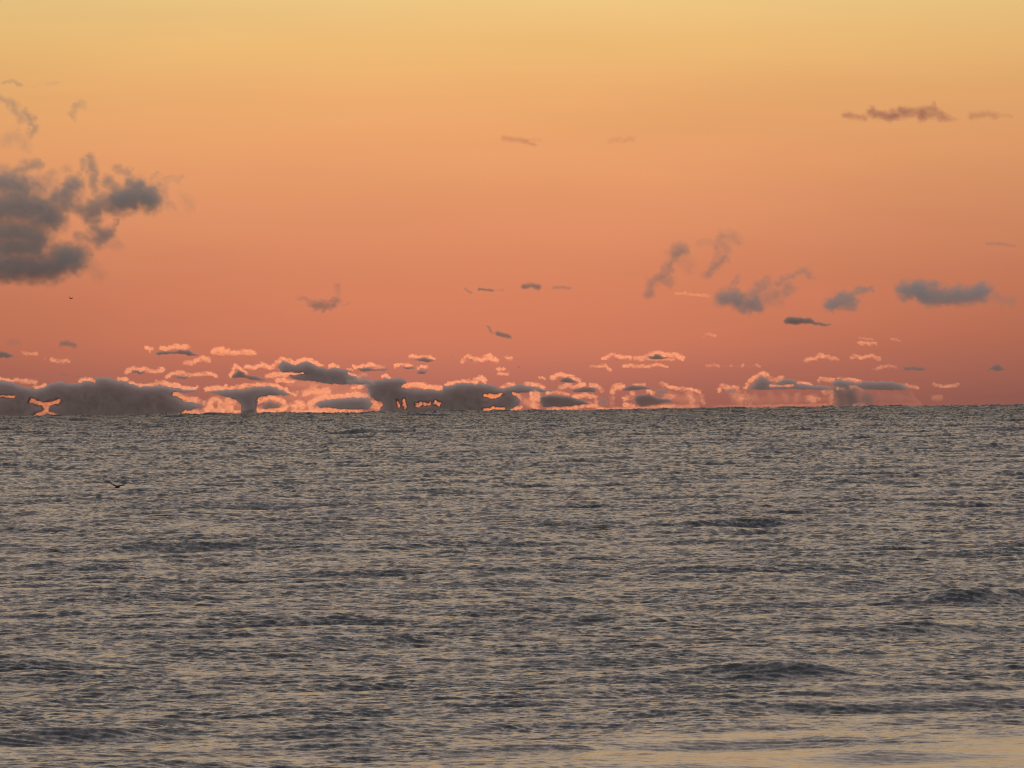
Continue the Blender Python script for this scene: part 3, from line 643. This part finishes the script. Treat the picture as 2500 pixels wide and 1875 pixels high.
GW = "large soft clouds of the upper sky"
HI = dict(mat=GREY, dist=12000.0, group=GW, rough=7, rscale=15, puff=.38, step=2.0, grow=1.35)
cloud('U', "big smoky grey cloud at the left edge of the sky", [
    ('s', [(-90, 780), (80, 800), (160, 830)], 125, 1.7), ('s', [(-90, 980), (100, 960), (250, 980), (350, 1030)], 150, 2.2), ('s', [(60, 740), (150, 700), (200, 655), (275, 650)], 50, .7),
    ('s', [(-90, 1150), (200, 1140), (270, 1170)], 125, 2.0), ('s', [(-90, 1395), (150, 1400), (350, 1400), (500, 1340), (545, 1330)], 125, 2.3), ('s', [(0, 1270), (250, 1260)], 110, 2.0),
    ('s', [(400, 1290), (500, 1300)], 90, 1.4), ('s', [(400, 910), (470, 870), (540, 800)], 85, 1.5), ('s', [(470, 950), (500, 930)], 85, 1.3), ('s', [(560, 980), (650, 960)], 60, .9),
    ('s', [(650, 1000), (750, 940), (850, 930)], 95, 1.5), ('s', [(880, 920), (1000, 870), (1070, 900)], 120, 2.3), ('s', [(940, 790), (1010, 810)], 60, 1.2),
    ('s', [(650, 620), (665, 700), (690, 830)], 50, .8), ('s', [(600, 640), (590, 700)], 34, .45), ('s', [(840, 690), (940, 725)], 40, .45), ('s', [(780, 780), (830, 840)], 60, .8),
    ('s', [(680, 1050), (680, 1120), (760, 1190)], 65, .8), ('s', [(720, 1180), (790, 1160)], 65, 1.2), ('s', [(560, 1180), (640, 1200), (720, 1230)], 50, .5), ('s', [(840, 1060), (830, 1140)], 30, .5),
    ('s', [(340, 760), (380, 730)], 60, .35), ('s', [(250, 800), (310, 830)], 60, .8), ('s', [(470, 690), (480, 680)], 45, .3), ('s', [(600, 1230), (860, 1230)], 60, .18), ('s', [(300, 800), (560, 900)], 110, .35), ('s', [(600, 1300), (720, 1460)], 70, .18)], **HI)
cloud('U', "thin wisps trailing right of the big smoky cloud", [
    ('s', [(1095, 770), (1120, 730)], 26, .25), ('s', [(1210, 765), (1260, 760), (1320, 750)], 30, .2), ('s', [(1190, 800), (1200, 940), (1250, 965)], 40, .22), ('s', [(1120, 780), (1200, 850)], 40, .1), ('s', [(1120, 750), (1210, 765)], 30, .1)], **HI)
cloud('U', "pale curved smear right of the thin trailing wisps", [('s', [(1330, 890), (1380, 960)], 60, .14)], **HI)
cloud('U', "brownish curved wisp at the left edge, above the big smoky cloud", [
    ('s', [(15, 175), (80, 220)], 34, .35), ('s', [(90, 230), (160, 330)], 48, .35), ('s', [(190, 280), (230, 340), (250, 400), (220, 440)], 40, .5), ('s', [(40, 500), (100, 440), (180, 520)], 70, .2)], **HI)
cloud('U', "faint brown puff right of the curved wisp at upper left", [('s', [(605, 210), (560, 240), (510, 290)], 36, .32), ('s', [(535, 325)], 30, .15)], **HI)
cloud('U', "very faint streaks near the upper left corner", [('s', [(15, 72), (70, 65), (140, 80)], 24, .3), ('s', [(340, 78), (410, 62)], 34, .13), ('s', [(140, 80), (340, 78)], 14, .05)], **HI)
cloud('R', "tall torn grey wisps, left of the two right of centre", [
    ('s', [(185, 485), (190, 430), (265, 385), (300, 310)], 34, .52), ('s', [(330, 270), (355, 245)], 54, .8), ('s', [(255, 395), (300, 420)], 36, .32), ('s', [(380, 300), (400, 330)], 60, .15)], **HI)
cloud('R', "curling grey wisp, right of the two tall ones", [
    ('s', [(500, 375), (560, 315), (590, 290)], 38, .52), ('s', [(560, 300), (550, 220), (580, 170), (640, 165), (670, 200)], 36, .30), ('s', [(590, 215), (600, 250)], 44, .24), ('s', [(450, 205), (520, 195)], 22, .15)], **HI)
cloud('R', "grey cloud with a long curling arm rising right", [
    ('s', [(580, 500), (640, 500), (700, 535), (760, 530)], 54, 1.5), ('s', [(620, 470), (645, 420), (680, 390)], 16, .35), ('s', [(740, 490), (820, 430)], 46, .6), ('s', [(830, 500), (900, 475), (945, 455)], 44, .45),
    ('s', [(880, 420), (960, 382), (1030, 350), (1060, 390)], 28, .42), ('s', [(760, 540), (900, 520)], 40, .2)], **HI)
cloud('R', "small grey cloud with an upturned right tip", [('s', [(1180, 540), (1240, 510), (1280, 520)], 52, 1.5), ('s', [(1270, 490), (1300, 460), (1380, 460)], 28, .7), ('s', [(1160, 560), (1300, 560)], 24, .4)], **HI)
cloud('R', "solid long grey cloud near the right edge", [
    ('s', [(1570, 460), (1640, 460), (1700, 500), (1860, 495), (1980, 470)], 60, 1.9), ('s', [(1600, 440), (1730, 440)], 44, 1.0), ('s', [(1540, 490), (1560, 440)], 30, .3), ('s', [(1990, 470), (2040, 460)], 26, .6), ('s', [(2060, 500), (2140, 520)], 40, .35)], **HI)
HM = dict(HI); HM.update(mat=MAUVE, rough=3.5, rscale=12, puff=.35, group="mauve clouds of the upper sky")
cloud('T', "ragged mauve cloud high at upper right", [
    ('s', [(290, 355), (380, 375), (480, 385)], 50, .55), ('g', [(470, 390), (530, 250), (600, 290), (680, 340), (760, 262), (860, 268), (960, 255), (1060, 250), (1180, 235), (1240, 175), (1310, 265), (1400, 330), (1550, 405), (1400, 460),
     (1200, 420), (1000, 415), (760, 435), (560, 425)], .62, 60), ('s', [(570, 300), (620, 350), (760, 380), (850, 370)], 60, 1.0), ('s', [(1105, 350), (1115, 360)], 85, 1.1), ('s', [(880, 310), (960, 310)], 60, .9)], **HM)
cloud('T', "faint mauve wisp right of the ragged mauve cloud", [('s', [(1640, 370), (1770, 345), (1900, 365)], 50, .35), ('s', [(1880, 360), (2080, 375)], 30, .15)], **HM)
cloud('P', "faint brown streak in the upper middle of the sky", [('s', [(1228, 338), (1266, 341), (1305, 353)], 9, .33), ('s', [(1290, 342), (1320, 340)], 6, .1)], **HM)
cloud('P', "barely visible brown streak right of the upper middle", [('s', [(1490, 343), (1545, 340)], 9, .17)], **HM)

# ---------------------------------------------------------------- birds
def plain(name, col, rough=0.7):
    m = bpy.data.materials.new(name); m.use_nodes = True
    n = m.node_tree; p = n.nodes['Principled BSDF']
    p.inputs['Roughness'].default_value = rough
    z1 = nd(n, 'ShaderNodeTexNoise'); z1.inputs['Scale'].default_value = 14
    mx = nd(n, 'ShaderNodeMixRGB', blend_type='MULTIPLY'); mx.inputs[0].default_value = 0.5
    mx.inputs[1].default_value = (*col, 1); n.links.new(z1.outputs[0], mx.inputs[2]); n.links.new(mx.outputs[0], p.inputs['Base Color'])
    return m
FEATHER = plain("dark_feathers", (0.018, 0.014, 0.012))
WING = plain("wing_feathers", (0.014, 0.011, 0.010))
BEAK = plain("beak_horn", (0.10, 0.07, 0.03), 0.5)

def loft(name, rings, mat, parent, seg=10):
    """rings: list of (centre, half width vector, half height vector)"""
    vs = []
    for c, a, b in rings:
        for k in range(seg):
            t_ = 2 * math.pi * k / seg
            vs.append(Vector(c) + Vector(a) * math.cos(t_) + Vector(b) * math.sin(t_))
    fs = []
    for i in range(len(rings) - 1):
        for k in range(seg):
            k2 = (k + 1) % seg
            fs.append((i * seg + k, i * seg + k2, (i + 1) * seg + k2, (i + 1) * seg + k))
    n0 = len(vs); vs += [Vector(rings[0][0]), Vector(rings[-1][0])]
    for k in range(seg):
        k2 = (k + 1) % seg; b0 = (len(rings) - 1) * seg
        fs.append((k2, k, n0, n0)); fs.append((b0 + k, b0 + k2, n0 + 1, n0 + 1))
    me = bpy.data.meshes.new(name)
    me.from_pydata([tuple(v) for v in vs], [], [tuple(dict.fromkeys(f)) for f in fs])
    me.polygons.foreach_set("use_smooth", [True] * len(me.polygons))
    me.materials.append(mat)
    o = bpy.data.objects.new(name, me); COL.objects.link(o); o.parent = parent
    return o

def bird(px, py, dist, scale, label, left, right, roll=0.0, yaw=0.0, length=1.0, group="birds flying over the sea", size=1.0):
    """left / right: wing centre lines as (out, up) pairs in photo pixels from the body's centre"""
    u = dist * PXR
    root = bpy.data.objects.new("flying_gull", None); COL.objects.link(root)
    root.location = ray(px, py) * dist + Vector((0, 0, H))
    root.empty_display_size = 0.3
    tag(root, label, "bird", group)
    b = size
    # body: seen from behind and a little to the side, flying away
    ax = Vector((math.sin(yaw), math.cos(yaw), 0.0)); sx = Vector((ax.y, -ax.x, 0)); up = Vector((0, 0, 1))
    prof = [(-0.24, .012, .010), (-0.20, .035, .022), (-0.10, .060, .052), (0.0, .068, .066), (0.10, .058, .060), (0.17, .038, .042), (0.21, .034, .036), (0.25, .034, .036), (0.285, .018, .020)]
    loft("body", [(ax * t_ * b, sx * w * b, up * h_ * b) for t_, w, h_ in prof], FEATHER, root, 12)
    loft("beak", [(ax * t_ * b + up * -0.004, sx * w * b, up * w * b) for t_, w in ((.275, .012), (.30, .010), (.325, .006), (.34, .002))], BEAK, root, 6)
    loft("tail", [(-ax * t_ * b, sx * w * b, up * .007 * b) for t_, w in ((.18, .025), (.25, .055), (.33, .085), (.36, .08))], FEATHER, root, 8)
    for pts in (left, right):
        P3 = []
        n = 14
        px_ = [0.0] + [p[0] * u for p in pts]; pz = [0.0] + [p[1] * u for p in pts]
        ln = np.concatenate([[0], np.cumsum(np.hypot(np.diff(px_), np.diff(pz)))]); tt = np.linspace(0, ln[-1], n)
        xs = np.interp(tt, ln, px_); zs = np.interp(tt, ln, pz)
        rings = []
        for i in range(n):
            k = i / (n - 1)
            chord = (0.085 * (1 - k) ** .55 + 0.028 * (1 - k) + .006) * b * (1 + .25 * math.exp(-((k - .42) / .12) ** 2))
            sweep = (0.06 * math.exp(-((k - .42) / .25) ** 2) - 0.10 * k * k) * b
            thick = (0.026 * (1 - k) + 0.010) * b
            i0, i1 = max(i - 1, 0), min(i + 1, n - 1)
            tx, tz = xs[i1] - xs[i0], zs[i1] - zs[i0]; q_ = math.hypot(tx, tz) or 1
            nrm = Vector((-tz / q_, 0, tx / q_))
            rings.append((Vector((xs[i], 0, zs[i])) + ax * (sweep + .04 * b) + Vector((0, 0, .02 * b)), ax * chord + nrm * chord * 0.10, nrm * thick))
        loft("wing", rings, WING, root, 10)
    return root

bird(285.5, 1189.3, 400, 1, "large dark gull gliding low above the waves at left, wings raised",
     [(-4.5, 2.6), (-14.5, 7.6), (-24, 12.0), (-30, 17.2), (-32.5, 20.5)], [(4, 1.6), (9.5, 3.9), (20, 6.8), (27, 9.2)], yaw=0.5)
bird(173.0, 728.8, 1250, 1, "small dark bird in the sky just below the big smoky cloud",
     [(-1.4, .3), (-3.2, 2.4), (-4.8, 4.4)], [(1.5, .2), (3.5, 1.2), (5.6, 2.0)], yaw=1.2, size=1.0)
bird(1103.6, 870.7, 3200, 1, "tiny bird speck above the low clouds, left of the frame's middle",
     [(-1.0, .6), (-1.8, 1.2)], [(1.0, -.2), (1.9, -.6)], yaw=1.2, size=.7)
bird(1265.9, 896.4, 2400, 1, "tiny bird speck over the low clouds at the middle of the frame",
     [(-.9, -.1), (-1.8, -.4)], [(.9, .9), (1.8, 1.8)], yaw=1.3, size=1.0)
